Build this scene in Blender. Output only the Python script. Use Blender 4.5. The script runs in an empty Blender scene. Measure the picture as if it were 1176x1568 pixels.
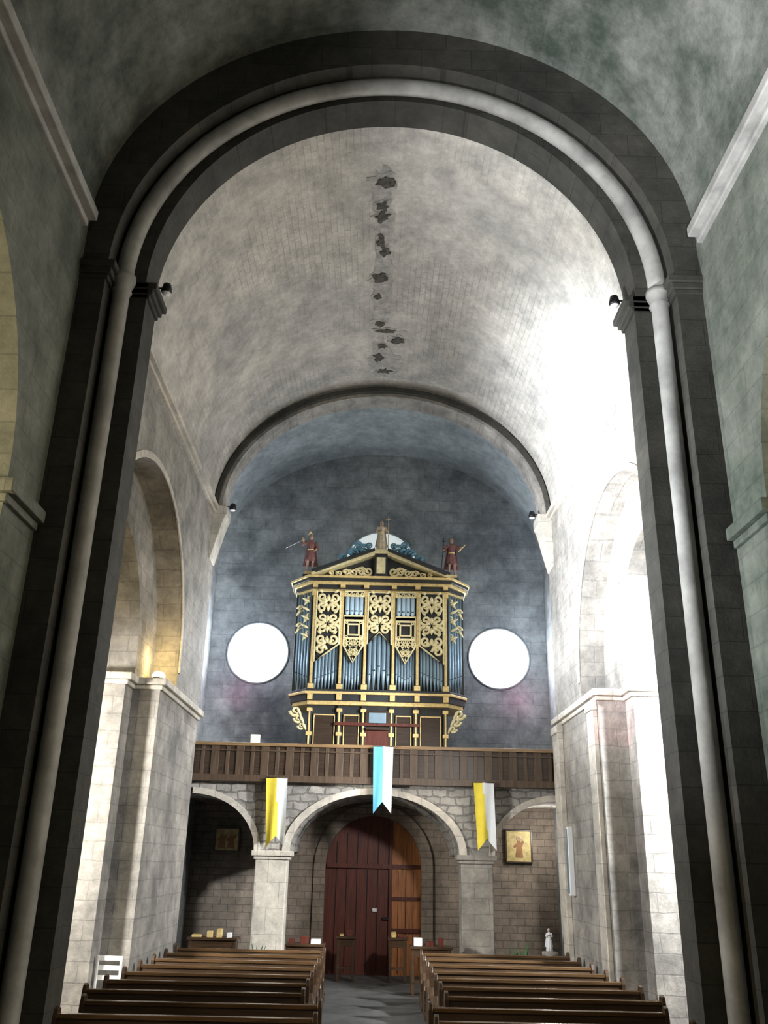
import bpy, bmesh, math, random
from mathutils import Vector, Matrix
random.seed(4)
sc=bpy.context.scene
PI=math.pi
# ---------------------------------------------------------------- helpers
class MB:
    def __init__(s): s.v=[];s.f=[];s.m=[]
    def add(s,vs,fs,mi=0):
        o=len(s.v); s.v+= [tuple(p) for p in vs]
        for f in fs: s.f.append([i+o for i in f]); s.m.append(mi)
    def box(s,x0,x1,y0,y1,z0,z1,mi=0):
        vs=[(x,y,z) for x in(x0,x1) for y in(y0,y1) for z in(z0,z1)]
        s.add(vs,[(0,1,3,2),(4,6,7,5),(0,4,5,1),(2,3,7,6),(0,2,6,4),(1,5,7,3)],mi)
    def slab(s,A,B,axis,d0,d1,mi=0,A2=None,B2=None):
        n=len(A); A2=A2 or A; B2=B2 or B
        P=(lambda p,d:(p[0],d,p[1])) if axis=='y' else (lambda p,d:(d,p[0],p[1]))
        vs=[P(p,d0) for p in A]+[P(p,d0) for p in B]+[P(p,d1) for p in A2]+[P(p,d1) for p in B2]
        fs=[]
        for i in range(n-1):
            fs+=[(i,i+1,n+i+1,n+i),(2*n+i,2*n+i+1,3*n+i+1,3*n+i),(i,i+1,2*n+i+1,2*n+i),(n+i,n+i+1,3*n+i+1,3*n+i)]
        fs+=[(0,n,3*n,2*n),(n-1,2*n-1,4*n-1,3*n-1)]
        s.add(vs,fs,mi)
    def prism(s,poly,axis,d0,d1,mi=0):
        P={'z':lambda p,d:(p[0],p[1],d),'y':lambda p,d:(p[0],d,p[1]),'x':lambda p,d:(d,p[0],p[1])}[axis]
        n=len(poly); vs=[P(p,d0) for p in poly]+[P(p,d1) for p in poly]
        fs=[tuple(range(n)),tuple(range(n,2*n))]+[(i,(i+1)%n,n+(i+1)%n,n+i) for i in range(n)]
        s.add(vs,fs,mi)
    def tube(s,pts,r,seg=8,mi=0,closed=False,flat=1.0):
        pts=[Vector(p) for p in pts]; n=len(pts)
        rr=r if isinstance(r,(list,tuple)) else [r]*n
        vs=[];up0=Vector((0,1,0))
        for i,p in enumerate(pts):
            if closed: t=pts[(i+1)%n]-pts[i-1]
            else: t=pts[min(i+1,n-1)]-pts[max(i-1,0)]
            t.normalize()
            up=up0 if abs(t.dot(up0))<.95 else Vector((1,0,0))
            a=t.cross(up).normalized(); b=a.cross(t).normalized()
            for k in range(seg):
                an=2*PI*k/seg; vs.append(p+a*math.cos(an)*rr[i]+b*math.sin(an)*rr[i]*flat)
        fs=[]
        for i in range(n if closed else n-1):
            j=(i+1)%n
            for k in range(seg): fs.append((i*seg+k,i*seg+(k+1)%seg,j*seg+(k+1)%seg,j*seg+k))
        if not closed: fs+=[tuple(range(seg)),tuple(range((n-1)*seg,n*seg))]
        s.add(vs,fs,mi)
    def lathe(s,c,rings,seg=16,mi=0,folds=0):
        vs=[]
        for R in rings:
            z,rx=R[0],R[1]; ry=R[2] if len(R)>2 else rx; am=R[3] if len(R)>3 else 0
            for k in range(seg):
                a=2*PI*k/seg; q=1+am*math.sin(folds*a)
                vs.append((c[0]+rx*q*math.cos(a),c[1]+ry*q*math.sin(a),c[2]+z))
        n=len(rings); fs=[]
        for i in range(n-1):
            for k in range(seg): fs.append((i*seg+k,i*seg+(k+1)%seg,(i+1)*seg+(k+1)%seg,(i+1)*seg+k))
        fs+=[tuple(range(seg)),tuple(range((n-1)*seg,n*seg))]
        s.add(vs,fs,mi)
    def obj(s,name,mats,parent=None,smooth=False,bevel=0):
        me=bpy.data.meshes.new(name)
        vs=s.v
        mn=[min(p[i] for p in vs) for i in range(3)]; mx=[max(p[i] for p in vs) for i in range(3)]
        c=Vector(((mn[0]+mx[0])/2,(mn[1]+mx[1])/2,mn[2]))
        me.from_pydata([Vector(p)-c for p in vs],[],s.f)
        if not isinstance(mats,(list,tuple)): mats=[mats]
        for m in mats: me.materials.append(m)
        for p,mi in zip(me.polygons,s.m): p.material_index=mi; p.use_smooth=smooth
        bm=bmesh.new(); bm.from_mesh(me)
        bmesh.ops.recalc_face_normals(bm,faces=bm.faces); bm.to_mesh(me); bm.free()
        o=bpy.data.objects.new(name,me); sc.collection.objects.link(o); o.location=c
        if bevel:
            b=o.modifiers.new('bev','BEVEL'); b.width=bevel; b.segments=2; b.limit_method='ANGLE'
        if parent:
            o.parent=parent; o.matrix_parent_inverse=Matrix.Translation(-parent.location)
        return o
def group(name,loc=(0,0,0)):
    e=bpy.data.objects.new(name,None); sc.collection.objects.link(e); e.location=loc; e.empty_display_size=.2
    return e
def arc(cx,cz,rx,rz,a0=0,a1=180,n=48):
    return [(cx+rx*math.cos(math.radians(a0+(a1-a0)*i/n)),cz+rz*math.sin(math.radians(a0+(a1-a0)*i/n))) for i in range(n+1)]
# ---------------------------------------------------------------- materials
def nt(name):
    m=bpy.data.materials.new(name); m.use_nodes=True; t=m.node_tree
    return m,t,t.nodes['Principled BSDF']
def N(t,ty,**k):
    n=t.nodes.new(ty)
    for a,b in k.items():
        if a in n.inputs: n.inputs[a].default_value=b
        else: setattr(n,a,b)
    return n
def L(t,a,b): t.links.new(a,b)
def rgb(c): return (c[0],c[1],c[2],1)
def mix(t,fac,a,b,mode='MIX'):
    n=t.nodes.new('ShaderNodeMix'); n.data_type='RGBA'; n.blend_type=mode
    for i,x in ((0,fac),(6,a),(7,b)):
        if hasattr(x,'links') : L(t,x,n.inputs[i])
        else: n.inputs[i].default_value=x
    return n.outputs[2]
def noise(t,vec,scale,detail=6,rough=.6):
    n=N(t,'ShaderNodeTexNoise'); n.inputs['Scale'].default_value=scale; n.inputs['Detail'].default_value=detail; n.inputs['Roughness'].default_value=rough
    L(t,vec,n.inputs['Vector']); return n.outputs['Fac']
def ramp(t,fac,a,b,c0=(0,0,0,1),c1=(1,1,1,1)):
    n=N(t,'ShaderNodeValToRGB'); n.color_ramp.elements[0].position=a; n.color_ramp.elements[1].position=b
    n.color_ramp.elements[0].color=c0; n.color_ramp.elements[1].color=c1; L(t,fac,n.inputs[0]); return n.outputs[0]
def mat(name,col,rough=.6,metal=0,var=.25,ns=6,bump=.1,emis=None,es=0):
    m,t,p=nt(name); p.inputs['Roughness'].default_value=rough; p.inputs['Metallic'].default_value=metal
    g=N(t,'ShaderNodeNewGeometry').outputs['Position']
    nz=noise(t,g,ns)
    c=mix(t,ramp(t,nz,.3,.7),rgb([x*(1-var) for x in col]),rgb([min(1,x*(1+var)) for x in col]))
    L(t,c,p.inputs['Base Color'])
    if bump:
        b=N(t,'ShaderNodeBump'); b.inputs['Strength'].default_value=bump; b.inputs['Distance'].default_value=.02
        L(t,noise(t,g,ns*6),b.inputs['Height']); L(t,b.outputs[0],p.inputs['Normal'])
    if emis: p.inputs['Emission Color'].default_value=rgb(emis); p.inputs['Emission Strength'].default_value=es
    return m
def wood(name,col,rough=.4,axis=0):
    m,t,p=nt(name); p.inputs['Roughness'].default_value=rough
    g=N(t,'ShaderNodeNewGeometry').outputs['Position']
    mp=N(t,'ShaderNodeMapping'); s=[18,18,18]; s[axis]=1.2; mp.inputs['Scale'].default_value=s; L(t,g,mp.inputs[0])
    nz=noise(t,mp.outputs[0],1.6,8)
    L(t,mix(t,ramp(t,nz,.3,.7),rgb([x*.55 for x in col]),rgb([min(1,x*1.35) for x in col])),p.inputs['Base Color'])
    b=N(t,'ShaderNodeBump'); b.inputs['Strength'].default_value=.15; b.inputs['Distance'].default_value=.01
    L(t,nz,b.inputs['Height']); L(t,b.outputs[0],p.inputs['Normal'])
    return m
def stone(name,c1,c2,mort,bw=.75,bh=.34,ms=.012,stain=.35,bump=.4,vault=None,bfac=1.0,rubble=False,tint=(1,1,1)):
    m,t,p=nt(name); p.inputs['Roughness'].default_value=.85
    geo=N(t,'ShaderNodeNewGeometry'); pos=geo.outputs['Position']
    sep=N(t,'ShaderNodeSeparateXYZ'); L(t,pos,sep.inputs[0])
    comb=N(t,'ShaderNodeCombineXYZ')
    if vault:
        L(t,sep.outputs['Y'],comb.inputs[0])
        sb=N(t,'ShaderNodeMath',operation='SUBTRACT'); L(t,sep.outputs['Z'],sb.inputs[0]); sb.inputs[1].default_value=vault[0]
        at=N(t,'ShaderNodeMath',operation='ARCTAN2'); L(t,sb.outputs[0],at.inputs[0]); L(t,sep.outputs['X'],at.inputs[1])
        ml=N(t,'ShaderNodeMath',operation='MULTIPLY'); L(t,at.outputs[0],ml.inputs[0]); ml.inputs[1].default_value=vault[1]
        L(t,ml.outputs[0],comb.inputs[1])
    else:
        sn=N(t,'ShaderNodeSeparateXYZ'); L(t,geo.outputs['True Normal'],sn.inputs[0])
        ab=N(t,'ShaderNodeMath',operation='ABSOLUTE'); L(t,sn.outputs[0],ab.inputs[0])
        gt=N(t,'ShaderNodeMath',operation='GREATER_THAN'); L(t,ab.outputs[0],gt.inputs[0]); gt.inputs[1].default_value=.6
        mx=N(t,'ShaderNodeMix'); L(t,gt.outputs[0],mx.inputs[0]); L(t,sep.outputs['X'],mx.inputs[2]); L(t,sep.outputs['Y'],mx.inputs[3])
        L(t,mx.outputs[0],comb.inputs[0]); L(t,sep.outputs['Z'],comb.inputs[1])
    vec=comb.outputs[0]
    if rubble:
        nn=N(t,'ShaderNodeTexNoise'); nn.inputs['Scale'].default_value=3; L(t,pos,nn.inputs['Vector'])
        ma=N(t,'ShaderNodeVectorMath',operation='MULTIPLY_ADD'); L(t,nn.outputs['Color'],ma.inputs[0]); q=.22 if rubble is True else rubble; ma.inputs[1].default_value=(q,q,0); L(t,vec,ma.inputs[2]); vec=ma.outputs[0]
    br=N(t,'ShaderNodeTexBrick'); L(t,vec,br.inputs['Vector'])
    br.inputs['Color1'].default_value=rgb(c1); br.inputs['Color2'].default_value=rgb(c2); br.inputs['Mortar'].default_value=rgb(mort)
    br.inputs['Scale'].default_value=1; br.inputs['Brick Width'].default_value=bw; br.inputs['Row Height'].default_value=bh
    br.inputs['Mortar Size'].default_value=ms; br.inputs['Mortar Smooth'].default_value=.3; br.inputs['Bias'].default_value=0
    bf=bfac; hb=-.6*bfac
    if vault:
        n3=noise(t,pos,.42,4,.6); bf=ramp(t,n3,.44,.62,(.03,.03,.03,1),(bfac,bfac,bfac,1))
    base=mix(t,bf,rgb(c1),br.outputs['Color'])
    n1=noise(t,pos,.55,9,.68); n2=noise(t,pos,9,6,.7); n4=noise(t,pos,2.2,8,.7)
    st=ramp(t,n1,.36,.66,((1-stain)*tint[0],(1-stain)*tint[1],(1-stain)*tint[2],1),(1.1,1.07,1.03,1))
    base=mix(t,1.0,base,st,'MULTIPLY')
    base=mix(t,.7,base,ramp(t,n4,.34,.62,(.70,.70,.69,1),(1.12,1.12,1.12,1)),'MULTIPLY')
    base=mix(t,.6,base,ramp(t,n2,.3,.7,(.7,.7,.7,1),(1.12,1.12,1.12,1)),'MULTIPLY')
    L(t,base,p.inputs['Base Color'])
    if vault:
        hm=N(t,'ShaderNodeMath',operation='MULTIPLY'); L(t,br.outputs['Fac'],hm.inputs[0]); L(t,bf,hm.inputs[1]); hsrc=hm.outputs[0]; hb=-.5
    else: hsrc=br.outputs['Fac']
    inv=N(t,'ShaderNodeMath',operation='MULTIPLY_ADD'); L(t,hsrc,inv.inputs[0]); inv.inputs[1].default_value=hb; L(t,n2,inv.inputs[2])
    b=N(t,'ShaderNodeBump'); b.inputs['Strength'].default_value=bump; b.inputs['Distance'].default_value=.03
    L(t,inv.outputs[0],b.inputs['Height']); L(t,b.outputs[0],p.inputs['Normal'])
    return m
M={}
M['vault']=stone('nave_vault_plaster',(.60,.575,.535),(.50,.485,.45),(.40,.39,.37),.34,.13,.012,.26,.7,vault=(10.15,4),bfac=.65,rubble=.05)
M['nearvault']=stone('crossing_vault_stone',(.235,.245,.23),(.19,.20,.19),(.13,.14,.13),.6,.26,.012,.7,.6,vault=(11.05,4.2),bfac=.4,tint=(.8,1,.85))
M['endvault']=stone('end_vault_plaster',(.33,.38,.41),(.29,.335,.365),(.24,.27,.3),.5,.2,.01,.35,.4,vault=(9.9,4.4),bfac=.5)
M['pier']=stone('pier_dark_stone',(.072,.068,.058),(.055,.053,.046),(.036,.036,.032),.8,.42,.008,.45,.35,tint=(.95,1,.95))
M['wall']=stone('nave_wall_stone',(.42,.395,.365),(.35,.335,.31),(.28,.27,.255),.62,.30,.012,.5,.5,rubble=.06,bfac=.75)
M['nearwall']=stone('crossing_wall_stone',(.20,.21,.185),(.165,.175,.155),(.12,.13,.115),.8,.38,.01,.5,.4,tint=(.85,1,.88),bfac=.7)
M['aisle']=stone('aisle_wall_stone',(.60,.52,.38),(.52,.45,.33),(.38,.33,.25),.9,.42,.012,.3,.3)
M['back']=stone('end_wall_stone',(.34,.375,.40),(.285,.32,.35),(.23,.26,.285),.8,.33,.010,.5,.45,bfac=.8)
M['lowback']=stone('under_gallery_brick',(.30,.25,.205),(.24,.20,.165),(.17,.145,.12),.36,.16,.012,.45,.5)
M['gal']=stone('gallery_rubble_stone',(.50,.48,.45),(.36,.35,.33),(.24,.23,.22),.34,.17,.02,.45,.8,rubble=True)
M['trimstone']=stone('light_trim_stone',(.66,.62,.55),(.60,.56,.50),(.42,.40,.37),.5,.5,.008,.25,.25)
M['floor']=stone('floor_stone',(.22,.22,.22),(.17,.17,.17),(.1,.1,.1),.6,.5,.012,.4,.2)
M['rib']=mat('arch_rib_stone',(.34,.33,.31),.7,0,.4,1.6,.3)
M['wood']=wood('pew_oak',(.06,.034,.018),.3,0)
M['wooddark']=wood('dark_walnut',(.045,.028,.018),.35,0)
M['woodv']=wood('balustrade_wood',(.085,.055,.035),.45,2)
M['door']=wood('door_wood_red',(.11,.026,.016),.4,2)
M['door_lit']=wood('door_wood_lit',(.46,.18,.06),.4,2)  # door wood in orange: the light on the right leaf is painted in
M['gold']=mat('gilded_wood',(.80,.60,.26),.4,.3,.2,14,.15)
M['goldp']=mat('pale_gilding',(.82,.72,.42),.5,.12,.2,14,.15)
M['case']=mat('organ_case_dark',(.025,.028,.03),.45,0,.3,5,.05)
M['pipe']=mat('organ_pipe_tin',(.27,.38,.47),.4,.5,.12,3,0)
M['pipe_lit']=mat('organ_pipe_tin_lit',(.50,.67,.80),.5,.2,.1,3,0)  # paler pipe tin, reflected light put into the colour
M['mouth']=mat('pipe_mouth_shadow',(.02,.025,.03),.6,0,.1,3,0)
M['blue']=mat('blue_carving',(.12,.27,.36),.5,.1,.4,12,.3)
M['iron']=mat('black_iron',(.02,.02,.022),.4,.5,.1,6,0)
M['red']=mat('statue_red_paint',(.18,.075,.07),.55,0,.35,14,.15)
M['skin']=mat('statue_flesh_paint',(.42,.27,.2),.55,0,.15,14,.05)
M['cream']=mat('statue_cream_gilt',(.66,.58,.42),.5,.1,.25,14,.15)
M['hair']=mat('statue_hair_paint',(.10,.055,.03),.6,0,.2,14,.2)
M['steel']=mat('sword_steel',(.6,.62,.65),.3,.8,.1,6,0)
M['flagy']=mat('flag_yellow',(.72,.58,.05),.8,0,.08,6,.1)
M['flagw']=mat('flag_white',(.70,.73,.76),.8,0,.05,6,.1)
M['flagb']=mat('flag_sky_blue',(.13,.45,.75),.8,0,.08,6,.1)
M['white']=mat('white_paint',(.8,.8,.8),.5,0,.05,6,0)
M['glow']=mat('oculus_glass',(.9,.95,1),.3,0,.02,3,0,(.93,.97,1),34)
M['glow2']=mat('lunette_glass',(.6,.65,.65),.3,0,.1,5,0,(.72,.80,.80),.6)
M['warmglow']=mat('aisle_window_glass',(.9,.8,.5),.3,0,.05,3,0,(1,.86,.5),7)
M['lamp']=mat('lamp_glass',(1,.9,.6),.3,0,.02,3,0,(1,.75,.25),22)
M['canvas']=mat('icon_gold_ground',(.50,.40,.16),.5,.1,.35,9,.1)
M['leaf']=mat('plant_leaf',(.05,.12,.04),.6,0,.4,20,.1)
M['pot']=mat('terracotta',(.35,.15,.08),.7,0,.2,8,.1)
M['hole']=mat('exposed_rubble',(.11,.10,.085),.95,0,.6,18,1.0)
M['patch']=mat('cement_patch',(.42,.40,.37),.95,0,.35,7,.9)
# ---------------------------------------------------------------- shell
b=MB(); b.box(-9.2,9.2,-8,23.4,-.25,0); b.obj('floor',M['floor'])
b=MB()
b.slab(arc(0,10.15,4,3.95),arc(0,10.15,4.4,4.4),'y',11.5,19.4,0,arc(0,10.15,4,3.42),arc(0,10.15,4.4,4.4))
b.obj('ceiling_nave_vault',M['vault'],smooth=False)
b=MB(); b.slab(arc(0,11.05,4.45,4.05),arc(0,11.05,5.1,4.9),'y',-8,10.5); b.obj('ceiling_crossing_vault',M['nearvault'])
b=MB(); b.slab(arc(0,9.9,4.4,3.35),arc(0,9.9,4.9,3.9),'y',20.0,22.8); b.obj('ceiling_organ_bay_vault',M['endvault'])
def arcade(sx,name):
    b=MB()
    def sl(x0,x1,cy,R,zs,y0,y1,zb,zt,mi=0):
        A=[(y1,zb),(cy+R,zb)]+[(cy+R*math.cos(a*PI/40),zs+R*math.sin(a*PI/40)) for a in range(41)]+[(cy-R,zb),(y0,zb)]
        B=[(p[0],zt) for p in A]
        b.slab(A,B,'x',min(sx*x0,sx*x1),max(sx*x0,sx*x1),mi)
    sl(4.0,4.5,14.5,3.0,5.85,11.45,20,5.45,10.2)
    sl(4.5,5.2,14.1,2.1,5.85,11.45,20,5.45,10.2)
    X=sorted((sx*4.0,sx*4.5)); b.box(X[0],X[1],16.2,20,0,5.3)
    X=sorted((sx*4.5,sx*5.2)); b.box(X[0],X[1],15.7,20,0,5.3)
    X=sorted((sx*4.3,sx*5.2)); b.box(X[0],X[1],11.5,12.2,0,5.3)
    b.obj('wall_'+name,M['wall'])
    b=MB()
    for (e,z0,z1) in ((.05,5.28,5.36),(.12,5.36,5.48)):
        X=sorted((sx*(4.0-e),sx*4.5)); b.box(X[0],X[1],16.2-e,20,z0,z1)
        X=sorted((sx*(4.5-e),sx*(5.2+e))); b.box(X[0],X[1],15.7-e,20,z0,z1)
        X=sorted((sx*(4.3-e),sx*5.2)); b.box(X[0],X[1],11.5,12.2+e,z0,z1)
    b.obj('trim_impost_'+name,M['trimstone'],bevel=.015)
    b=MB()
    o=[(14.5+3.0*math.cos(a*PI/40),5.85+3.0*math.sin(a*PI/40)) for a in range(41)]
    o2=[(14.5+3.12*math.cos(a*PI/40),5.85+3.12*math.sin(a*PI/40)) for a in range(41)]
    b.slab(o,o2,'x',*sorted((sx*3.975,sx*4.02))); b.obj('trim_archivolt_'+name,M['trimstone'])
    b=MB()
    for e,z0,z1 in ((.06,10.02,10.1),(.13,10.1,10.2)):
        X=sorted((sx*(4-e),sx*4.02)); b.box(X[0],X[1],11.5,19.4,z0,z1)
    b.obj('trim_cornice_'+name,M['trimstone'],bevel=.01)
    b=MB()
    CY=6.3
    A=[(10.5,6.3),(CY+3.2,6.3)]+[(CY+3.2*math.cos(a*PI/40),6.5+3.2*math.sin(a*PI/40)) for a in range(41)]+[(CY-3.2,6.3),(-8,6.3)]
    b.slab(A,[(p[0],11.1) for p in A],'x',*sorted((sx*4.45,sx*5.3)))
    X=sorted((sx*4.45,sx*5.3)); b.box(X[0],X[1],CY+3.2,10.5,0,6.3); b.box(X[0],X[1],-8,CY-3.2,0,6.3)
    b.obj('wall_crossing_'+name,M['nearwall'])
    b=MB()
    for e,z0,z1 in ((.06,6.22,6.32),(.14,6.32,6.48)):
        X=sorted((sx*(4.45-e),sx*(5.3+e))); b.box(X[0],X[1],CY+3.2-e,10.45,z0,z1); b.box(X[0],X[1],-8,CY-3.2+e,z0,z1)
    b.obj('trim_crossing_impost_'+name,M['nearwall'],bevel=.015)
    b=MB()
    for e,z0,z1 in ((.08,10.82,10.92),(.2,10.92,11.08)):
        X=sorted((sx*(4.45-e),sx*4.48)); b.box(X[0],X[1],-8,10.3,z0,z1)
    b.obj('trim_crossing_cornice_'+name,M['rib'],bevel=.02)
    b=MB(); X=sorted((sx*8.6,sx*9.0)); b.box(X[0],X[1],-8,23.2,0,10.2); 
    b.obj('wall_aisle_'+name,M['aisle'])
    b=MB(); X=sorted((sx*5.3,sx*9.0)); b.box(X[0],X[1],-8,23.2,10.2,10.5); b.obj('ceiling_aisle_'+name,M['aisle'])
    b=MB(); X=sorted((sx*5.2,sx*8.6)); b.box(X[0],X[1],22.8,23.2,0,10.2); X=sorted((sx*5.5,sx*8.6)); b.box(X[0],X[1],11.0,11.4,7.5,10.2); b.obj('wall_aisle_end_'+name,M['aisle'])
    b=MB(); X=sorted((sx*4.4,sx*5.2)); b.box(X[0],X[1],20,22.8,0,10.0); b.obj('wall_organ_bay_'+name,M['back'])
    w=MB(); P=[(12.2+.55*math.cos(a*PI/20),6.6+.55*math.sin(a*PI/20)) for a in range(21)]+[(11.65,5.0),(12.75,5.0)]
    w.prism(P,'x',*sorted((sx*8.5,sx*8.62)),mi=0)
    w.tube([(sx*8.5,p[0],p[1]) for p in P],.06,6,1,True)
    w.obj('window_aisle_'+name,[M['warmglow'],M['trimstone']])
arcade(-1,'left'); arcade(1,'right')
b=MB()
for y0,y1,e in((16.3,16.75,.1),(19.35,19.95,.12)):
    b.box(4.0-e,4.0,y0,y1,.35,5.28); b.box(4.0-e-.05,4.0,y0-.05,y1+.05,0,.35); b.box(4.0-e-.03,4.0,y0-.03,y1+.03,5.12,5.28)
b.obj('trim_pilaster_strips',M['trimstone'],bevel=.015)  # added pilasters; their pale stone stands in for strips of light
# --- big transverse arch (two orders) between crossing and nave
b=MB()
zc=10.35
A=arc(0,zc,4.08,4.0); b.slab(A,[(p[0],16.1) for p in A],'y',10.5,10.95)
A=arc(0,zc,3.64,3.7); b.slab(A,[(p[0],16.1) for p in A],'y',10.95,11.5)
for s in(-1,1):
    b.box(*sorted((s*4.08,s*5.5)),10.5,10.95,0,16.1)
    b.box(*sorted((s*3.6,s*5.5)),10.95,11.5,0,zc)
    b.box(*sorted((s*3.64,s*5.5)),10.95,11.5,zc,16.1)
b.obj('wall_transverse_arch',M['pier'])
b=MB(); r=[(3.93*math.cos(a*PI/64),10.84,zc+3.88*math.sin(a*PI/64)) for a in range(65)]
b.tube(r,.13,14); b.obj('trim_arch_roll_rib',M['rib'],smooth=True)
for s in(-1,1):
    b=MB(); b.lathe((s*3.93,10.82,0),[(0,.24),(.25,.24),(.3,.2),(.36,.2),(.4,.12),(10.05,.12),(10.08,.15),(10.12,.13),(10.26,.18),(10.35,.18)],18)
    b.obj('trim_colonnette',M['rib'],smooth=True)
    b=MB()
    for e,z0,z1 in((.04,10.08,10.16),(.08,10.16,10.26),(.13,10.26,10.37)):
        b.box(*sorted((s*(3.6-e),s*4.1)),10.95,11.5+e,z0,z1)
        b.box(*sorted((s*(4.08-e),s*4.7)),10.5-e*.6,10.95,z0,z1)
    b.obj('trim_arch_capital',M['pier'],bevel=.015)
    b=MB()
    b.box(*sorted((s*3.5,s*3.7)),10.9,11.6,0,.35); b.box(*sorted((s*3.55,s*3.7)),10.92,11.55,.35,.5)
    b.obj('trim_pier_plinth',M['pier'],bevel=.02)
# --- second arch by the organ bay
b=MB(); A=arc(0,10.15,3.8,3.1); b.slab(A,[(p[0],14.6) for p in A],'y',19.4,20.0)
for s in(-1,1):
    b.box(*sorted((s*3.8,s*5.2)),19.4,20.0,10.2,14.6)
b.obj('wall_organ_arch',M['wall'])
b=MB(); A=arc(0,10.15,3.88,3.19); b.slab(A,arc(0,10.15,3.97,3.32),'y',19.3,19.42); b.obj('trim_organ_arch_hood',M['pier'])
for s in(-1,1):
    b=MB(); 
    b.prism([(s*4.02,8.9),(s*3.97,8.9),(s*3.86,9.35),(s*3.74,9.85),(s*3.68,10.0),(s*3.68,10.2),(s*4.02,10.2)],'y',19.38,20.0)
    b.obj('trim_arch_corbel',M['trimstone'],bevel=.01)
# --- end wall with openings
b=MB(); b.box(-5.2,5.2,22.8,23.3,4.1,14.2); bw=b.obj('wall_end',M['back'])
b=MB(); b.box(-5.2,5.2,22.8,23.3,0,4.1); bl=b.obj('wall_end_lower',M['lowback'])
c=MB()
def disc(mb,x,z,r,y0,y1,mi=0,n=48): mb.prism([(x+r*math.cos(2*PI*i/n),z+r*math.sin(2*PI*i/n)) for i in range(n)],'y',y0,y1,mi)
OX=3.15
disc(c,-OX,7.46,.80,22,24); disc(c,OX,7.46,.80,22,24); disc(c,0,9.9,1.0,22,24)
co=c.obj('cut',M['back'])
c=MB(); c.prism([(1.15*math.cos(a*PI/24),2.35+1.15*math.sin(a*PI/24)) for a in range(25)]+[(-1.15,-.5),(1.15,-.5)],'y',22,23.1)
co2=c.obj('cut2',M['back'])
for ww,cc in ((bw,co),(bl,co2)):
    md=ww.modifiers.new('b','BOOLEAN'); md.object=cc; md.operation='DIFFERENCE'; md.solver='EXACT'
    bpy.context.view_layer.update(); dg=bpy.context.evaluated_depsgraph_get()
    nm=bpy.data.meshes.new_from_object(ww.evaluated_get(dg)); ww.modifiers.clear(); ww.data=nm
    bpy.data.objects.remove(cc)
for i,(x,z,r,m) in enumerate(((-OX,7.46,.8,'glow'),(OX,7.46,.8,'glow'),(0,9.9,1.0,'glow2'))):
    g=group('window_%d'%(i+1),(x,23,z))
    b=MB(); disc(b,x,z,r,22.88,22.92); b.obj('glass_pane',M[m],g)
    b=MB(); b.tube([(x+(r)*math.cos(2*PI*k/48),22.8,z+(r)*math.sin(2*PI*k/48)) for k in range(48)],.03,8,0,True); b.obj('stone_ring',M['back'],g,True)
# door
g=group('door_1',(0,22.95,0))
b=MB()
xs=.42
ang=math.acos(xs/1.15)
P=[(1.15*math.cos(a),2.35+1.15*math.sin(a)) for a in [ang+(PI-ang)*k/24 for k in range(25)]]+[(-1.15,0),(xs,0)]
b.prism(P,'y',23.0,23.09,0)
P=[(1.15*math.cos(ang*k/12),2.35+1.15*math.sin(ang*k/12)) for k in range(13)]+[(xs,0),(1.15,0)]
b.prism(P,'y',22.97,23.08,1)
b.box(-1.13,1.13,22.92,23.0,2.3,2.4,0)
for x in(-.9,-.65,-.4,-.15,.1): b.box(x,x+.02,22.985,23.0,.05,3.1 if abs(x)<.7 else 2.9,2)
for x in(.6,.78,.96): b.box(x,x+.012,22.955,22.975,.05,2.25,2)
b.box(.44,1.12,22.93,22.97,.9,1.0,0); b.box(.44,1.12,22.93,22.97,1.6,1.68,0)
b.box(.38,.46,22.93,23.0,0,3.38,0)
b.box(.24,.38,22.93,22.98,1.18,1.24,2)
b.obj('door_leaves',[M['door'],M['door_lit'],M['iron']],g,bevel=.004)
b=MB(); b.box(.0,.1,22.95,22.99,1.35,1.42); b.obj('door_sign',M['white'],g)
b=MB(); o=arc(0,2.35,1.15,1.15); o=[(1.15,0)]+o+[(-1.15,0)]; o2=[(1.42,0)]+arc(0,2.35,1.42,1.42)+[(-1.42,0)]
b.slab(o,o2,'y',22.72,22.82); b.obj('trim_door_surround',M['lowback'])
# ---------------------------------------------------------------- gallery
g=group('organ_gallery',(0,20.3,0))
def ell(cx,zs,rx,rz,n=32): return arc(cx,zs,rx,rz,0,180,n)
zt=4.04
b=MB()
A=[(4.39,3.75),(4.0,3.76)]+[(4.0-1.42*math.sin(i*PI/32),2.62+1.14*math.cos(i*PI/32)) for i in range(1,17)]
A+= [(1.82,2.62)]+ell(0,2.62,1.82,1.2)[1:]
A+= [(-2.58,2.62)]+[(-4.0+1.42*math.sin((16-i)*PI/32),2.62+1.14*math.cos((16-i)*PI/32)) for i in range(1,17)]+[(-4.39,3.75)]
b.slab(A,[(p[0],zt) for p in A],'y',20.25,22.79); b.obj('gallery_vaulting',M['gal'],g)
b=MB()
o=ell(0,2.62,1.82,1.2); o2=ell(0,2.62,1.98,1.33); b.slab(o,o2,'y',20.19,20.3)
for s in(-1,1):
    q=[(s*4.0-s*1.42*math.sin(i*PI/32),2.62+1.14*math.cos(i*PI/32)) for i in range(17)]
    q2=[(s*4.0-s*1.55*math.sin(i*PI/32),2.62+1.27*math.cos(i*PI/32)) for i in range(17)]
    b.slab(q,q2,'y',20.19,20.3)
b.obj('arch_bands',M['trimstone'],g)
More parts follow.
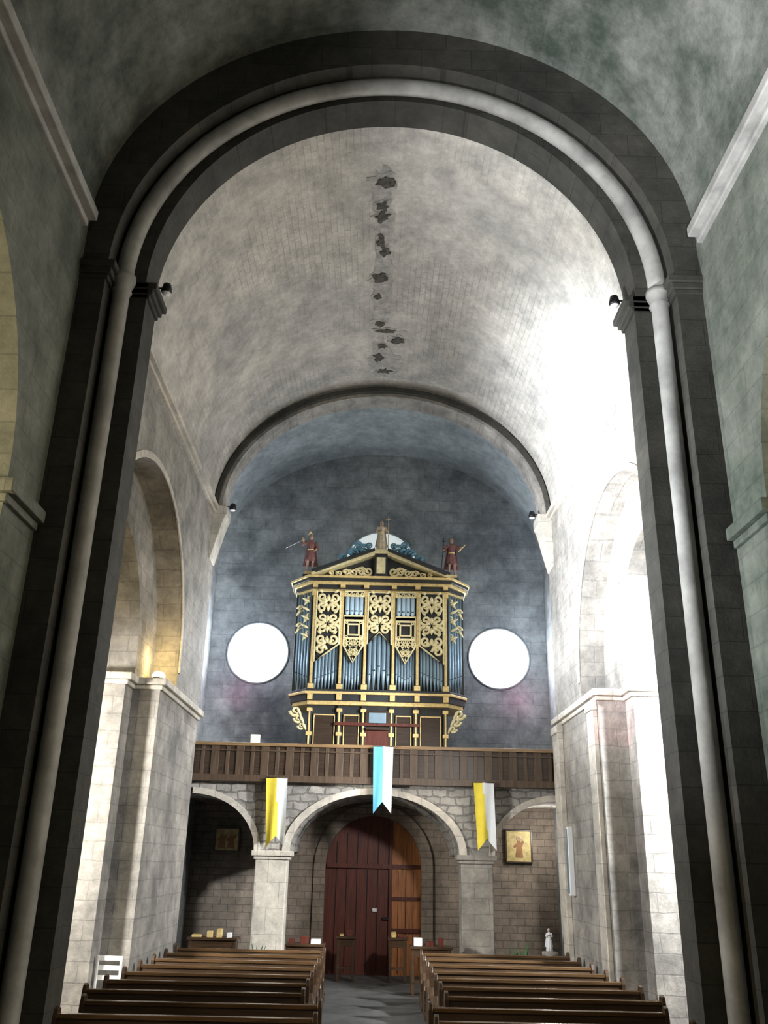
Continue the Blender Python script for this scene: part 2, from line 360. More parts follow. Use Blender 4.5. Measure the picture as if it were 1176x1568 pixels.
for s in(-1,1):
    b=MB(); x=s*2.2
    b.box(x-.34,x+.34,20.27,20.85,.4,2.45); b.box(x-.40,x+.40,20.21,20.9,0,.3); b.box(x-.37,x+.37,20.24,20.87,.3,.4)
    b.box(x-.38,x+.38,20.23,20.88,2.45,2.52); b.box(x-.43,x+.43,20.18,20.92,2.52,2.63)
    b.obj('gallery_pillar',M['trimstone'] if s<0 else M['wall'],g,bevel=.02)  # right pillar gets a darker stone, its shade painted in
b=MB(); b.box(-4.39,4.39,20.18,22.79,zt,4.11); b.obj('gallery_deck',M['wooddark'],g)
b=MB()
b.box(-4.15,4.15,20.02,20.16,4.02,4.16,0); b.box(-4.15,4.15,20.0,20.17,4.77,4.84,1); b.box(-4.15,4.15,20.08,20.12,4.16,4.77,2)
n=30
for i in range(n+1):
    x=-4.1+8.2*i/n; w=.085 if i%2==0 else .04
    b.box(x-w,x+w,20.045 if i%2==0 else 20.06,20.1,4.16,4.77,0)
b.box(-4.15,4.15,20.03,20.14,4.66,4.69,0)
b.obj('gallery_balustrade',[M['woodv'],wood('rail_wood_lit',(.26,.165,.08),.35,0),M['wooddark']],None,bevel=.004)  # top rail in lighter wood, golden light put into its colour
b=MB(); b.box(-2.8,-2.6,20.03,20.14,4.84,5.02); b.obj('notice_card',M['white'])
# ---------------------------------------------------------------- organ
G=group('pipe_organ',(0,21.5,4.12))
def plan(e,f0=20.95):
    return [(-1.66-e*.6,f0-e),(1.66+e*.6,f0-e),(2.05+e,f0+.42),(2.05+e,22.3),(-2.05-e,22.3),(-2.05-e,f0+.42)]
b=MB()
b.box(-1.62,1.62,21.12,22.3,4.12,5.9,0)
b.prism(plan(-.12,21.15),'z',6.2,8.7,0)
for z0,z1,e,mi in((5.86,5.95,.0,1),(5.95,6.1,.05,0),(6.1,6.16,.1,1),(6.16,6.22,.06,0),(8.62,8.68,.02,1),(8.68,8.78,.06,0),(8.78,8.86,.11,1),(8.86,8.93,.17,0),(8.93,8.99,.2,1)):
    b.prism(plan(e),'z',z0,z1,mi)
b.obj('organ_case',[M['case'],M['gold']],G,bevel=.006)
b=MB()
for x in(-1.6,-.9,-.33,.33,.9,1.6):
    b.box(x-.05,x+.05,21.04,21.13,4.14,5.86,0); b.box(x-.02,x+.02,21.02,21.05,4.2,5.8,1)
    for z in (5.75,5.2,4.9): b.box(x-.065,x+.065,21.0,21.1,z-.04,z+.04,1)
for x0,x1 in((-1.5,-1),(-.8,-.43),(.43,.8),(1.0,1.5)):
    b.box(x0,x1,21.09,21.13,4.9,5.65,2); 
    for (a,c_,d,e) in((x0,x1,5.63,5.66),(x0,x1,4.89,4.92),(x0,x0+.02,4.9,5.65),(x1-.02,x1,4.9,5.65)): b.box(a,c_,21.06,21.1,d,e,1)
b.box(-.3,.3,21.05,21.13,4.9,5.3,3); b.box(-.26,.26,20.9,21.1,5.3,5.36,2); b.box(-.28,.28,21.0,21.1,5.42,5.75,2); b.box(-.2,.2,20.98,21.02,5.45,5.7,4)
b.box(-1.0,1.0,20.98,21.12,5.4,5.47,3)
b.obj('console_panels',[M['case'],M['gold'],M['wooddark'],M['door'],M['pipe']],G,bevel=.004)
b=MB()
XS=[-1.6,-.92,-.34,.34,.92,1.6]
for x in XS:
    b.box(x-.045,x+.045,20.9,21.02,6.22,8.62,0); b.box(x-.03,x+.03,20.88,20.91,6.35,8.5,1)
    b.box(x-.07,x+.07,20.87,21.02,8.5,8.62,1); b.box(x-.07,x+.07,20.87,21.02,6.22,6.34,1); b.box(x-.06,x+.06,20.85,20.96,5.96,6.1,1)
    b.box(x-.06,x+.06,20.8,20.9,8.7,8.78,1)
for s in(-1,1):
    b.box(*sorted((s*2.0,s*2.08)),21.33,21.42,6.22,8.62,0)
b.obj('case_pilasters',[M['case'],M['gold']],G,bevel=.004)
def pipe(mb,x,y,z0,zf,z1,r,mi=0):
    mb.lathe((x,y,0),[(z0,r*.28),(zf,r),(zf+.005,r),(z1,r)],12,mi)
    mb.add([(x-r*.55,y-r*.98,zf+.03),(x+r*.55,y-r*.98,zf+.03),(x+r*.55,y-r*.98,zf+.03+r*.6),(x-r*.55,y-r*.98,zf+.03+r*.6)],[(0,1,2,3)],1)
b=MB()
def comp(x0,x1,n,prof):
    w=(x1-x0)/n
    for i in range(n):
        t=(i+.5)/n; pipe(b,x0+w*(i+.5),21.0,6.22,prof(t),8.6,w*.47)
comp(-1.55,-.97,7,lambda t:6.42+.22*t); comp(.97,1.55,7,lambda t:6.64-.22*t)
comp(-.87,-.39,7,lambda t:6.45+.3*abs(t-.5)); comp(.39,.87,7,lambda t:6.45+.3*abs(t-.5))
comp(-.29,.29,5,lambda t:6.75-.5*abs(t-.5))
for s in(-1,1):
    for i in range(5):
        t=(i+.5)/5; pipe(b,s*(1.66+.37*t),20.98+.4*t,6.22,6.45+.2*t,8.6,.042)
    for i in range(4): pipe(b,s*(.46+.113*i),20.93,7.99,8.08,8.52,.052,2)
b.obj('organ_pipes',[M['pipe'],M['mouth'],M['pipe_lit']],G,True)
def scroll(mb,cx,cz,r,y,hand=1,flip=1,mi=0,turns=1.35,w=.26):
    pts=[];rr=[]
    n=16
    for i in range(n+1):
        t=i/n; a=t*turns*2*PI; q=r*(1-.86*t)
        pts.append((cx+hand*q*math.cos(a),y-.01*t,cz+flip*q*math.sin(a))); rr.append(r*w*(1.15-.45*t)+(r*.12 if i>n-2 else 0))
    mb.tube(pts,rr,6,mi,flat=.7)
def leaf(mb,cx,cz,dx,dz,y,w,mi=0):
    p=[(cx,y,cz),(cx+dx*.35,y-.02,cz+dz*.35),(cx+dx*.7,y-.02,cz+dz*.7),(cx+dx,y,cz+dz)]
    mb.tube(p,[w*.4,w,w*.7,w*.08],6,mi,flat=.5)
b=MB(); back=MB()
Yc=20.88
def panel(x0,x1,zb0,zb1,ztop,peak=None,nx=2):
    mid=peak if peak is not None else (zb0+zb1)/2
    def bot(x):
        t=(x-x0)/(x1-x0)
        return zb0+(mid-zb0)*t*2 if t<.5 else mid+(zb1-mid)*(t-.5)*2
    xm=(x0+x1)/2
    poly=[(x0,zb0),(xm,mid),(x1,zb1),(x1,ztop),(x0,ztop)]
    back.prism(poly,'y',Yc+.045,Yc+.06,0)
    b.tube([(p[0],Yc,p[1]) for p in poly],.024,6,0,True)
    cw=(x1-x0)/nx; r=cw*.47
    z=ztop-r-.015;row=0
    while z>min(zb0,zb1,mid)+r*.2:
        for i in range(nx):
            cx=x0+cw*(i+.5)
            if z-r*.75>bot(cx):
                hand=1 if i<nx/2 else -1
                fl=1 if row%2 else -1
                scroll(b,cx,z,r,Yc,hand*(1 if row%4<2 else -1),fl)
                leaf(b,cx,z,hand*r*.9,fl*r*.9,Yc,r*.34)
                leaf(b,cx,z+r*.9,-hand*r*.7,-fl*r*.6,Yc,r*.3)
        if z-r*.6>bot(xm): leaf(b,xm,z+r*.5,0,-r*1.3,Yc-.01,r*.34)
        z-=r*1.9; row+=1
panel(-1.55,-.97,6.85,7.3,8.6,nx=2)
panel(.97,1.55,7.3,6.85,8.6,nx=2)
panel(-.29,.29,7.3,7.3,8.6,peak=7.62,nx=2)
for s in(-1,1):
    x0,x1=sorted((s*.39,s*.87)); xm=(x0+x1)/2
    panel(x0,x1,7.88,7.88,8.0,nx=3)
    panel(x0,x1,8.5,8.5,8.62,nx=4)
    for q in(.23,.13): b.tube([(xm-q,Yc,7.45+.21-q),(xm+q,Yc,7.45+.21-q),(xm+q,Yc,7.45+.21+q),(xm-q,Yc,7.45+.21+q)],.032,6,0,True)
    back.box(x0,x1,Yc+.045,Yc+.06,7.3,7.98,0)
    for dx in(-.18,.18):
        for dz in(-.18,.18): scroll(b,xm+dx,7.66+dz,.055,Yc,1 if dx>0 else -1,1 if dz>0 else -1)
    panel(x0,x1,7.28,7.28,7.45,peak=6.86,nx=4)
    for k in range(5):
        dx=.08+.2*(k%2); yy=20.93+dx*1.08
        scroll(b,s*(1.66+dx),8.45-.22*k,.1,yy,s,1 if k%2 else -1)
        leaf(b,s*(1.66+dx),8.45-.22*k,s*.12,-.18,yy,.04)
        leaf(b,s*(1.72),8.35-.22*k,s*.2,.1,20.98,.035)
    for k in range(3):
        scroll(b,s*(1.78+.08*(2-k)),5.72-.17*k,.13-.02*k,21.1,s,-1)
        leaf(b,s*(1.9-.07*k),5.8-.17*k,-s*.12,-.22,21.08,.04)
b.obj('gilded_scrollwork',M['goldp'],G,True); back.obj('scroll_backing',M['case'],G)
b=MB()
for s in(-1,1):
    P=[(s*1.72,8.99),(s*1.72,9.07),(s*.16,9.66),(s*.16,9.56)]
    b.prism(P,'y',20.82,21.3,1)
    b.prism([(s*1.6,9.07),(s*1.72,9.13),(s*.16,9.73),(s*.16,9.66)],'y',20.76,21.3,0)
    b.prism([(s*1.5,8.99),(s*1.5,9.03),(s*.16,9.54),(s*.16,8.99)],'y',21.02,21.2,0)
    for k in range(6):
        t=k/6; x=s*(.32+.18*k); r=.13*(1-t*.62)
        scroll(b,x,9.02+r+.02,r,20.98,s,1 if k%2 else -1,1)
        leaf(b,x,9.03+r,s*r*1.3,r*1.1*(1-t),20.97,.03,1)
b.box(-.16,.16,20.85,21.2,8.99,9.6,0); b.box(-.2,.2,20.8,21.25,9.6,9.7,1); b.box(-.11,.11,20.82,20.86,9.08,9.5,1)
b.obj('pediment',[M['case'],M['goldp']],G,bevel=.004)
b=MB()
for s in(-1,1):
    for (x,z,r) in((.42,9.72,.16),(.7,9.62,.15),(.95,9.5,.11),(.58,9.86,.1),(.3,9.84,.08)):
        scroll(b,s*x,z,r,20.95,s,1,0,1.5,.26); leaf(b,s*x,z-.05,s*r*1.2,r*.8,20.93,.05)
    for k in range(7):
        a=math.radians(20+23*k); leaf(b,s*.62,9.6,math.cos(a)*.2,math.sin(a)*.27,21.0,.035)
b.obj('blue_carved_crest',M['blue'],G,True)
for s in(-1,1):
    b=MB(); b.box(s*1.78-.16,s*1.78+.16,20.95,21.27,8.99,9.06,0); b.box(s*1.78-.12,s*1.78+.12,20.99,21.23,9.06,9.14,1); b.obj('statue_plinth',[M['case'],M['gold']],G)
# ---------------------------------------------------------------- statues
def figure(name,loc,h,arms,robe,hairm,legs=True,extra=None,turn=0):
    g=group(name,loc)
    def W(p): return (loc[0]+p[0]*h,loc[1]+p[1]*h,loc[2]+p[2]*h)
    vs=[(0,0,.52),(0,0,.62),(0,.005,.74),(0,.0,.83),(0,-.005,.87),(-.10,0,.80),(.10,0,.80)]
    rs=[.075,.062,.08,.034,.03,.04,.04]; es=[(0,1),(1,2),(2,3),(3,4),(2,5),(2,6)]
    for s in(-1,1):
        k=len(vs); vs+=[(s*.05,0,.47),(s*.065,-.02,.27),(s*.07,.005,.05),(s*.075,-.07,.02)]; rs+=[.062,.042,.026,.024]; es+=[(0,k),(k,k+1),(k+1,k+2),(k+2,k+3)]
    for si,(el,wr,hd) in zip((5,6),arms):
        k=len(vs); vs+=[el,wr,hd]; rs+=[.032,.022,.024]; es+=[(si,k),(k,k+1),(k+1,k+2)]
    me=bpy.data.meshes.new('body'); me.from_pydata([Vector(p)*h for p in vs],es,[])
    o=bpy.data.objects.new('body',me); sc.collection.objects.link(o); me.materials.append(M['skin'])
    sk=o.modifiers.new('skin','SKIN'); 
    for i,r in enumerate(rs):
        me.skin_vertices[0].data[i].radius=(r*h,r*h*.85); me.skin_vertices[0].data[i].use_root=(i==0)
    sk.use_smooth_shade=True
    ss=o.modifiers.new('sub','SUBSURF'); ss.levels=1; ss.render_levels=2
    o.parent=g
    b=MB()
    hc=W((0,-.008,.93))
    rings=[(-.07,.018,.02),(-.062,.03,.035),(-.04,.041,.048),(-.01,.047,.055),(.02,.049,.058),(.045,.042,.05),(.062,.026,.03),(.07,.006,.006)]
    b.lathe(hc,[(z*h,a*h,c*h) for z,a,c in rings],16,0)
    b.tube([W((0,-.058,.945)),W((0,-.073,.922)),W((0,-.06,.915))],[.005*h,.011*h,.006*h],6,0)
    for s in(-1,1):
        b.lathe(W((s*.018,-.06,.94)),[(-.006*h,.002*h),(0,.008*h),(.006*h,.002*h)],8,1)
        b.lathe(W((s*.05,0,.928)),[(-.015*h,.004*h),(0,.009*h,.012*h),(.015*h,.005*h)],8,0)
    b.tube([W((-.014,-.056,.9)),W((0,-.06,.898)),W((.014,-.056,.9))],.004*h,6,2)
    b.obj('head',[M['skin'],M['hair'],M['red']],g,True)
    b=MB(); b.lathe(W((0,.014,.94)),[(-.085*h,.03*h,.03*h),(-.05*h,.052*h,.05*h,.08),(0,.056*h,.054*h,.08),(.035*h,.052*h,.052*h,.08),(.062*h,.034*h,.036*h,.08),(.075*h,.008*h,.008*h)],20,0,7)
    b.obj('hair',hairm,g,True)
    b=MB()
    for (el,wr,hd) in arms:
        d=(Vector(hd)-Vector(wr)).normalized(); sd=d.cross(Vector((0,1,0))).normalized()
        for k in range(4):
            o0=Vector(hd)+sd*(.011*(k-1.5)); ln=(.03,.036,.034,.026)[k]
            b.tube([W(o0),W(o0+d*ln*.6),W(o0+d*ln+Vector((0,-.012,0)))],[.006*h,.0055*h,.004*h],6)
        o0=Vector(wr)+sd*.02; b.tube([W(o0),W(o0+sd*.012+d*.02+Vector((0,-.01,0)))],.006*h,6)
    b.obj('fingers',M['skin'],g,True)
    b=MB(); hem,wide=(.30,.125) if legs else (.03,.15)
    b.lathe(W((0,0,0)),[(hem*h,wide*h,wide*.85*h,.14),((hem*.6+.2)*h,wide*.9*h,wide*.75*h,.1),(.52*h,.098*h,.085*h,.06),(.60*h,.078*h,.066*h,.02),(.70*h,.09*h,.075*h,.02),(.79*h,.098*h,.068*h),(.83*h,.06*h,.05*h),(.845*h,.04*h,.036*h)],40,0,9)
    b.lathe(W((0,0,0)),[(.585*h,.084*h,.072*h),(.615*h,.084*h,.072*h)],24,1)
    for (el,wr,hd),s in zip(arms,(-1,1)):
        sh=Vector((s*.095,0,.8)); e=Vector(el); w=Vector(wr); m=e.lerp(w,.45)
        b.tube([W(sh),W(sh.lerp(e,.5)),W(e),W(m)],[.042*h,.042*h,.044*h,.05*h],10,0)
    vs=[];fs=[]
    for i in range(9):
        for j in range(9):
            u=(i/8-.5); v=j/8
            vs.append(W((u*(.18+.22*v),.07+.05*v+.018*math.sin(i*2.1+j*.3),.82-.62*v)))
    for i in range(8):
        for j in range(8): fs.append((i*9+j,i*9+j+1,(i+1)*9+j+1,(i+1)*9+j))
    b.add(vs,fs,0)
    b.obj('robe',[robe,M['gold']],g,True)
    if extra:
        b=MB(); extra(b,W,h); b.obj('attribute',[M['steel'],M['gold'],M['wooddark']],g,True)
    return g
def sword(b,W,h):
    b.tube([W((-.20,-.1,.83)),W((-.45,-.16,.67)),W((-.62,-.2,.56))],[.012*h,.012*h,.002*h],6,0)
    b.tube([W((-.16,-.09,.86)),W((-.2,-.1,.83))],.01*h,6,1); b.tube([W((-.22,-.1,.87)),W((-.18,-.1,.79))],.01*h,6,1)
    b.tube([W((-.07,-.06,.99)),W((-.03,-.02,1.08)),W((.02,0,1.0))],[.012*h,.03*h,.01*h],6,1)
def staff(b,W,h):
    b.tube([W((-.27,-.06,.05)),W((-.2,-.06,.98))],.012*h,6,2); b.tube([W((-.25,-.06,.9)),W((-.15,-.06,.9))],.011*h,6,2)
    b.tube([W((.16,-.1,.62)),W((.34,-.12,.8))],.012*h,6,1)
def banner(b,W,h):
    b.tube([W((.2,-.03,0)),W((.2,-.03,1.15))],.012*h,6,1); b.tube([W((.13,-.03,1.05)),W((.27,-.03,1.05))],.012*h,6,1)
figure('warrior_angel_statue',(-1.78,21.1,9.14),1.0,(((-.19,-.03,.74),(-.19,-.09,.84),(-.2,-.1,.86)),((.17,.0,.66),(.12,-.08,.57),(.1,-.1,.55))),M['red'],M['hair'],True,sword)
figure('saint_with_cross_statue',(1.78,21.1,9.14),1.0,(((-.17,-.0,.7),(-.21,-.05,.66),(-.23,-.06,.66)),((.19,0,.74),(.26,-.08,.74),(.28,-.1,.75))),M['red'],M['hair'],True,staff)
figure('madonna_statue',(0,21.03,9.7),.84,(((-.14,-.0,.66),(-.06,-.1,.66),(-.03,-.11,.67)),((.16,0,.67),(.19,-.05,.74),(.2,-.06,.76))),M['cream'],M['cream'],False,banner)
# ---------------------------------------------------------------- flags
def flag(name,x,y,ztop,w,ln,mats,lean=0,split=.5):
    g=group(name,(x,y,ztop)); b=MB(); nx,nz=14,24; vs=[];fs=[];
    for j in range(nz+1):
        for i in range(nx+1):
            u=i/nx; v=j/nz
            tail=ln-.24*(1-abs(u-.5)*2)
            z=ztop-v*tail
            vs.append((x+(u-.5)*w*(1-.12*v)+lean*v,y+.035*math.sin(u*9+v*2)*(.3+v),z))
    b.v=vs
    for j in range(nz):
        for i in range(nx):
            b.f.append([j*(nx+1)+i,j*(nx+1)+i+1,(j+1)*(nx+1)+i+1,(j+1)*(nx+1)+i]); b.m.append(0 if (i+.5)/nx<split+.12*(j/nz-.5)*(1 if lean else 0) else 1)
    b.obj('cloth',mats,g,True)
    b=MB(); b.tube([(x-w*.52,y,ztop),(x+w*.52,y,ztop)],.012,8); b.tube([(x,y,ztop),(x,20.0,ztop+.005)],.01,6); b.obj('pole',M['wooddark'],g,True)
flag('papal_flag',-2.15,19.9,4.1,.46,1.42,[M['flagy'],M['flagw']],.05,.55)
flag('papal_flag',2.33,19.9,4.1,.44,1.38,[M['flagy'],M['flagw']],.05)
flag('marian_flag',.14,19.88,4.81,.44,1.4,[M['flagb'],M['flagw']])
# ---------------------------------------------------------------- pews
def pewmesh(L_):
    b=MB()
    b.prism([(.18,.44),(.22,.44),(.30,.86),(.26,.87)],'x',.03,L_-.03,0)
    b.box(.03,L_-.03,.235,.33,.84,.885,1)
    b.box(.03,L_-.03,-.22,.2,.40,.44,0); b.box(.03,L_-.03,-.2,-.17,.28,.40,0)
    b.box(.03,L_-.03,.36,.52,.62,.645,0); b.box(.03,L_-.03,.33,.35,.56,.68,0)
    b.box(.03,L_-.03,.50,.66,.14,.18,0)
    prof=[(-.24,0),(.34,0),(.34,.12),(.30,.4),(.36,.7),(.37,.84),(.35,.92),(.30,.95),(.25,.93),(.22,.86),(.2,.66),(.12,.56),(-.12,.52),(-.22,.5),(-.25,.44),(-.2,.3)]
    for x in(0,L_-.05): b.prism(prof,'x',x,x+.05,0)
    for x in(L_*.5,): b.prism([(-.2,0),(.3,0),(.25,.42),(-.2,.42)],'x',x,x+.04,0)
    for x in(0,L_-.05): b.box(x,x+.05,.34,.66,.1,.14,0); b.box(x,x+.05,.6,.66,0,.14,0)
    return b
mats=[M['wood'],wood('pew_rail_wood',(.12,.068,.032),.2,0)]
proto=pewmesh(2.8).obj('church_pew',mats,bevel=.006)
pm=proto.data
off=proto.location.copy()
rows=[10.45+.95*i for i in range(9)]
first=True
for y in rows:
    for s in(-1,1):
        x0=-3.68 if s<0 else .88
        if y<11.7: x0= -3.42 if s<0 else .62
        if first: o=proto; first=False
        else:
            o=bpy.data.objects.new('church_pew',pm); sc.collection.objects.link(o); md=o.modifiers.new('bev','BEVEL'); md.width=.006; md.segments=2
        o.location=(x0+off.x,y+off.y,off.z)
# ---------------------------------------------------------------- small furnishings
for name,x,fig in(('icon_painting',-3.55,0),('icon_painting',3.5,1)):
    g=group(name,(x,22.7,2.87)); w,hh=(.27,.24) if fig==0 else (.29,.34)
    b=MB(); b.box(x-w,x+w,22.74,22.79,2.87-hh,2.87+hh,0)
    b.obj('canvas',M['canvas'],g)
    b=MB()
    for a in((x-w-.03,x+w+.03,2.87+hh,2.87+hh+.04),(x-w-.03,x+w+.03,2.87-hh-.04,2.87-hh),(x-w-.04,x-w,2.87-hh,2.87+hh),(x+w,x+w+.04,2.87-hh,2.87+hh)): b.box(a[0],a[1],22.71,22.79,a[2],a[3],0)
    b.obj('frame',M['wooddark'],g,bevel=.005)
    b=MB()
    for dx in ((0,) if fig else (-.12,.1)):
        xx=x+dx
        b.prism([(xx-.09,2.62+(.06 if not fig else 0)),(xx+.1,2.62+(.06 if not fig else 0)),(xx+.07,2.85),(xx+.14,2.98),(xx+.1,3.0),(xx+.04,2.95),(xx+.03,3.0),(xx-.03,3.0),(xx-.05,2.94),(xx-.13,2.86),(xx-.1,2.83),(xx-.05,2.86)],'y',22.73,22.745,0)
        disc(b,xx,3.04,.05,22.725,22.745,1,16)
    b.obj('painted_figures',[mat('icon_robe',(.30,.14,.05),.6),M['skin']],g)
def shelf_table(name,x0,x1,y0,y1,h):
    g=group(name,((x0+x1)/2,y0,0)); b=MB()
    b.box(x0,x1,y0,y1,h-.05,h,0); b.box(x0+.03,x1-.03,y0+.04,y1-.04,h-.2,h-.05,0)
    for x in(x0+.03,x1-.09):
        for y in(y0+.03,y1-.09): b.box(x,x+.06,y,y+.06,0,h-.05,0)
    b.box(x0+.05,x1-.05,y0+.05,y1-.05,.25,.28,0)
    b.obj('table_frame',M['wood'],g,bevel=.006)
    b=MB()
    random.seed(int(x0*10)+99)
    x=x0+.08
    while x<x1-.15:
        w=random.uniform(.08,.2); w=min(w,x1-.03-x); b.box(x,x+w,y0+.06,y0+.26,h,h+random.uniform(.02,.16),random.choice((0,1,2,2))); x+=w+random.uniform(.03,.12)
    b.obj('pamphlets_and_boxes',[M['white'],M['gold'],M['door']],g,bevel=.004)
shelf_table('pamphlet_table',-3.7,-2.7,19.5,19.95,.98); shelf_table('pamphlet_table',-1.75,-.95,19.5,19.95,.9)
shelf_table('pamphlet_table',.75,1.6,19.5,19.95,.9); shelf_table('pamphlet_table',-.8,-.35,21.6,22.0,.9); shelf_table('pamphlet_table',.35,.8,21.6,22.0,.9)
def plant(x,y,h=.5,base=0):
    g=group('potted_plant',(x,y,base)); b=MB(); b.lathe((x,y,base),[(0,.10),(.02,.11),(.24,.15),(.28,.155),(.28,.13)],16); b.obj('pot',M['pot'],g,True)
    b=MB()
    for k in range(26):
        a=random.uniform(0,2*PI); l=random.uniform(.4,1)*h; q=random.uniform(.1,.28)
        P=[Vector((x,y,base+.25)),Vector((x+q*.4*math.cos(a),y+q*.4*math.sin(a),base+.25+l*.6)),Vector((x+q*math.cos(a),y+q*math.sin(a),base+.25+l))]
        b.tube(P,[.008,.03,.004],5,0)
    b.obj('leaves',M['leaf'],g,True)
plant(3.0,19.6,.85); plant(-2.3,19.6,.65)
figure('saint_statuette',(3.55,19.6,.85),.42,(((-.14,0,.66),(-.06,-.1,.7),(-.03,-.11,.72)),((.14,0,.66),(.06,-.1,.7),(.03,-.11,.72))),M['flagw'],M['flagw'],False)
b=MB(); b.lathe((3.55,19.6,0),[(0,.2),(.08,.2),(.12,.13),(.72,.11),(.78,.15),(.85,.16)],20); b.obj('statuette_pedestal',M['wall'],smooth=True)
def chair(x,y):
    g=group('white_chair',(x,y,0)); b=MB()
    b.box(x-.22,x+.22,y-.22,y+.22,.44,.48)
    for dx in(-.21,.17):
        for dy in(-.21,.17): b.box(x+dx,x+dx+.04,y+dy,y+dy+.04,0,.44 if dy<0 else .95)
    for z in(.6,.74,.88): b.box(x-.2,x+.2,y+.18,y+.21,z,z+.07)
    b.obj('chair_frame',M['white'],g,bevel=.008)
chair(-4.25,15.75)
def fixture(x,y,z,s):
    g=group('spotlight_fixture',(x,y,z)); b=MB()
    b.tube([(x,y,z),(x-s*.16,y,z+.02)],.015,6,0); b.lathe((x-s*.2,y,z-.07),[(0,.07),(.03,.085),(.15,.06),(.17,.02)],14,0)
    b.obj('housing',M['iron'],g,True)
    b=MB(); b.lathe((x-s*.2,y,z-.085),[(0,.06),(.012,.07)],14,0); b.obj('lens',M['white'],g,True)
fixture(-3.62,11.3,10.5,-1); fixture(3.62,11.3,10.5,1); fixture(-3.78,19.6,10.25,-1); fixture(3.78,19.6,10.25,1)
g=group('uplight_lamp',(-4.25,17.0,5.48)); b=MB(); b.lathe((-4.25,17.0,5.48),[(0,.1),(.04,.1),(.07,.06),(.12,.12),(.16,.14)],16); b.obj('lamp_body',M['iron'],g,True)
b=MB(); b.lathe((-4.25,17.0,5.63),[(0,.12),(.06,.13),(.12,.09),(.14,.03)],16); b.obj('lamp_glass',M['lamp'],g,True)
g=group('column_loudspeaker',(3.9,19.0,2)); b=MB(); b.box(3.88,4.0,18.9,19.05,1.9,3.2,0); b.obj('speaker_cabinet',M['white'],g,bevel=.02)
b=MB(); b.box(3.862,3.882,18.92,19.03,1.95,3.15,0); b.obj('speaker_grille',M['pipe'],g)
# rubble patches on vault crown
def vz(x,y): 
    rz=3.95+(3.42-3.95)*(y-11.5)/7.9
    return 10.15+rz*math.sqrt(1-(x/4)**2)
pa=MB(); ho=MB()
random.seed(11)
def blob(mb,x0,y0,rx,ry,dz,n=16,rg=.35):
    P=[]
    for k in range(n):
        a=2*PI*k/n; q=random.uniform(1-rg,1+rg); xx=x0+q*rx*math.cos(a); yy=y0+q*ry*math.sin(a)
        P.append((xx,yy,vz(xx,yy)-dz))
    P2=[(p[0],p[1],p[2]+.05) for p in P]
    mb.add(P+P2,[tuple(range(n))]+[(i,(i+1)%n,n+(i+1)%n,n+i) for i in range(n)])
for (x,y,rx,ry) in((-.17,12.75,.16,.14),(-.17,13.35,.09,.11),(-.16,13.62,.12,.12),(-.17,14.3,.08,.18),(-.12,14.62,.1,.12),(-.19,15.35,.13,.12),(-.22,15.95,.08,.1),(-.2,16.9,.1,.09),(.02,17.15,.2,.07),(.24,17.5,.13,.1),(-.12,17.75,.1,.07),(-.2,18.2,.1,.16),(-.05,18.75,.16,.1)):
    blob(pa,x,y,rx*1.7,ry*1.7,.012); blob(ho,x,y,rx,ry,.03,14,.5)
for y in(13.0,14.0,15.0,15.7,16.4,18.0): blob(pa,-.15+random.uniform(-.05,.05),y,.2,.55,.006,20,.3)
blob(pa,0,18.5,.42,.6,.008,18,.2)
g=group('ceiling_rubble_patches',(-.16,16,13.8)); pa.obj('cement',M['patch'],g); ho.obj('rubble',M['hole'],g)
# ---------------------------------------------------------------- lights
def spot(name,loc,tgt,e,ang=100,col=(1,1,1),r=.4,blend=1):
    l=bpy.data.lights.new(name,'SPOT'); l.energy=e; l.color=col; l.spot_size=math.radians(ang); l.spot_blend=blend; l.shadow_soft_size=r
    o=bpy.data.objects.new(name,l); sc.collection.objects.link(o); o.location=loc
    o.rotation_euler=(Vector(tgt)-Vector(loc)).to_track_quat('-Z','Y').to_euler(); return o
def point(name,loc,e,col=(1,1,1),r=.3):
    l=bpy.data.lights.new(name,'POINT'); l.energy=e; l.color=col; l.shadow_soft_size=r
    o=bpy.data.objects.new(name,l); sc.collection.objects.link(o); o.location=loc; return o
spot('nave_hidden_key',(-3.75,12.2,6.5),(4.2,15.9,8.9),13500,66,(.87,.93,1),.4)  # added spot hidden behind the left pier, brightens right wall and vault
spot('nave_hidden_mid',(-4.4,13.4,5.6),(4.2,14.6,7.6),7000,62,(.90,.95,1),.4)  # added spot out of view in the left arcade, whitens the opposite wall
spot('nave_hidden_low',(-4.4,13.5,4.5),(4.2,15.2,2.5),1800,90,(.93,.96,1),.4)  # added unseen spot filling the lower right side
spot('nave_rear_fill',(3.9,12.3,5.5),(-1.3,20.5,3.0),2200,48,(1,.97,.93),.3)  # added spot behind the right pier, brightens organ and rear bay
point('nave_fill',(3.85,12.4,6.5),120,(1,.95,.88),.3)
spot('aisle_left_daylight',(-7.2,12.2,4.2),(-4.8,16.4,3),4200,90,(1,.97,.9),.3)
point('aisle_left_warm',(-7,7.5,5.5),650,(1,.85,.55),.4)
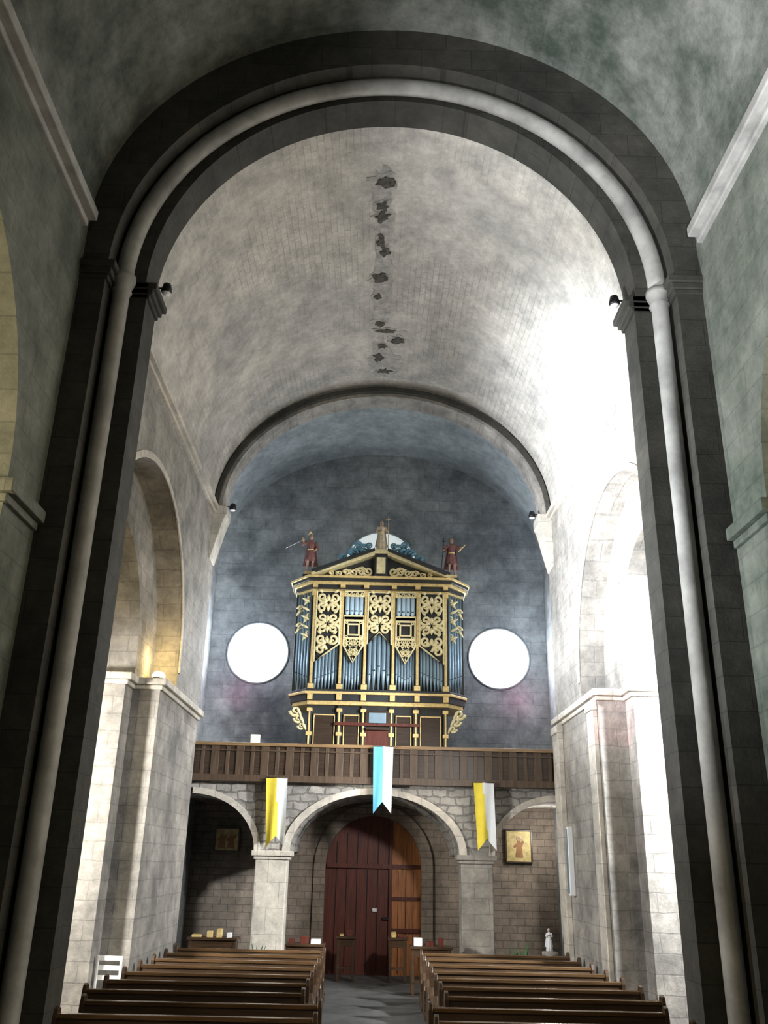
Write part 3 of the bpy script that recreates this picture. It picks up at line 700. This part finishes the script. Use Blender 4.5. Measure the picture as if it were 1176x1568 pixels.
point('aisle_right_warm',(7,7.5,5.5),450,(1,.88,.65),.4)
spot('aisle_right_daylight',(7.4,12.6,6),(4.6,17,4),8500,110,(.93,.97,1),.4)
point('impost_lamp_light',(-4.25,17.0,6.0),20,(1,.72,.3),.1)
spot('crossing_side_fill',(-4.1,8.9,3.0),(4.4,9.9,9.0),6000,80,(.86,.93,1),.5)  # added spot out of view, picks out right colonnette and wall
spot('crossing_vault_fill',(1.5,2.5,5.0),(4.9,7.6,12.6),4600,70,(.93,.96,1),.5)  # added spot below the frame, washes the upper right vault
spot('flare_patch_spot',(-4.3,12.6,5.3),(4.3,16.2,5.0),2600,8,(1,.22,.25),.05,.6)  # added red spot imitating a lens flare patch on the pier
point('under_gallery_light',(3.9,21.8,3.1),45,(1,.95,.88),.2)
point('organ_bay_fill_left',(-4.25,20.3,8.2),90,(.74,.86,1),.15)  # added point lamp hidden behind the organ arch, lifts the bay
point('organ_bay_fill_right',(4.25,20.3,8.2),70,(.74,.86,1),.15)  # its unseen counterpart, also added as fill
for s in(-1,1):
    point('oculus_halo_fill',(s*OX,22.1,7.46),34,(.82,.86,1),.02)  # added lamp before each round window, imitates its hazy halo
    point('flare_tint_fill',(s*(OX+.45),22.35,6.45),7,(1,.35,.55),.02)  # added pink lamp imitating lens flare below the window
w=bpy.data.worlds.new('World'); sc.world=w; w.use_nodes=True
w.node_tree.nodes['Background'].inputs[0].default_value=(.85,.92,.95,1); w.node_tree.nodes['Background'].inputs[1].default_value=.085
# ---------------------------------------------------------------- camera
cd=bpy.data.cameras.new('camera'); co=bpy.data.objects.new('camera',cd); sc.collection.objects.link(co)
cd.sensor_fit='VERTICAL'; cd.sensor_height=36; cd.lens=36*1350/1568; cd.clip_start=.05
R=Matrix.Rotation(math.radians(-.45),4,'Z')@Matrix.Rotation(math.radians(90+21.65),4,'X')@Matrix.Rotation(math.radians(1.3),4,'Z')
co.matrix_world=Matrix.Translation((-.12,0,2.45))@R
sc.camera=co
sc.view_settings.view_transform='Standard'
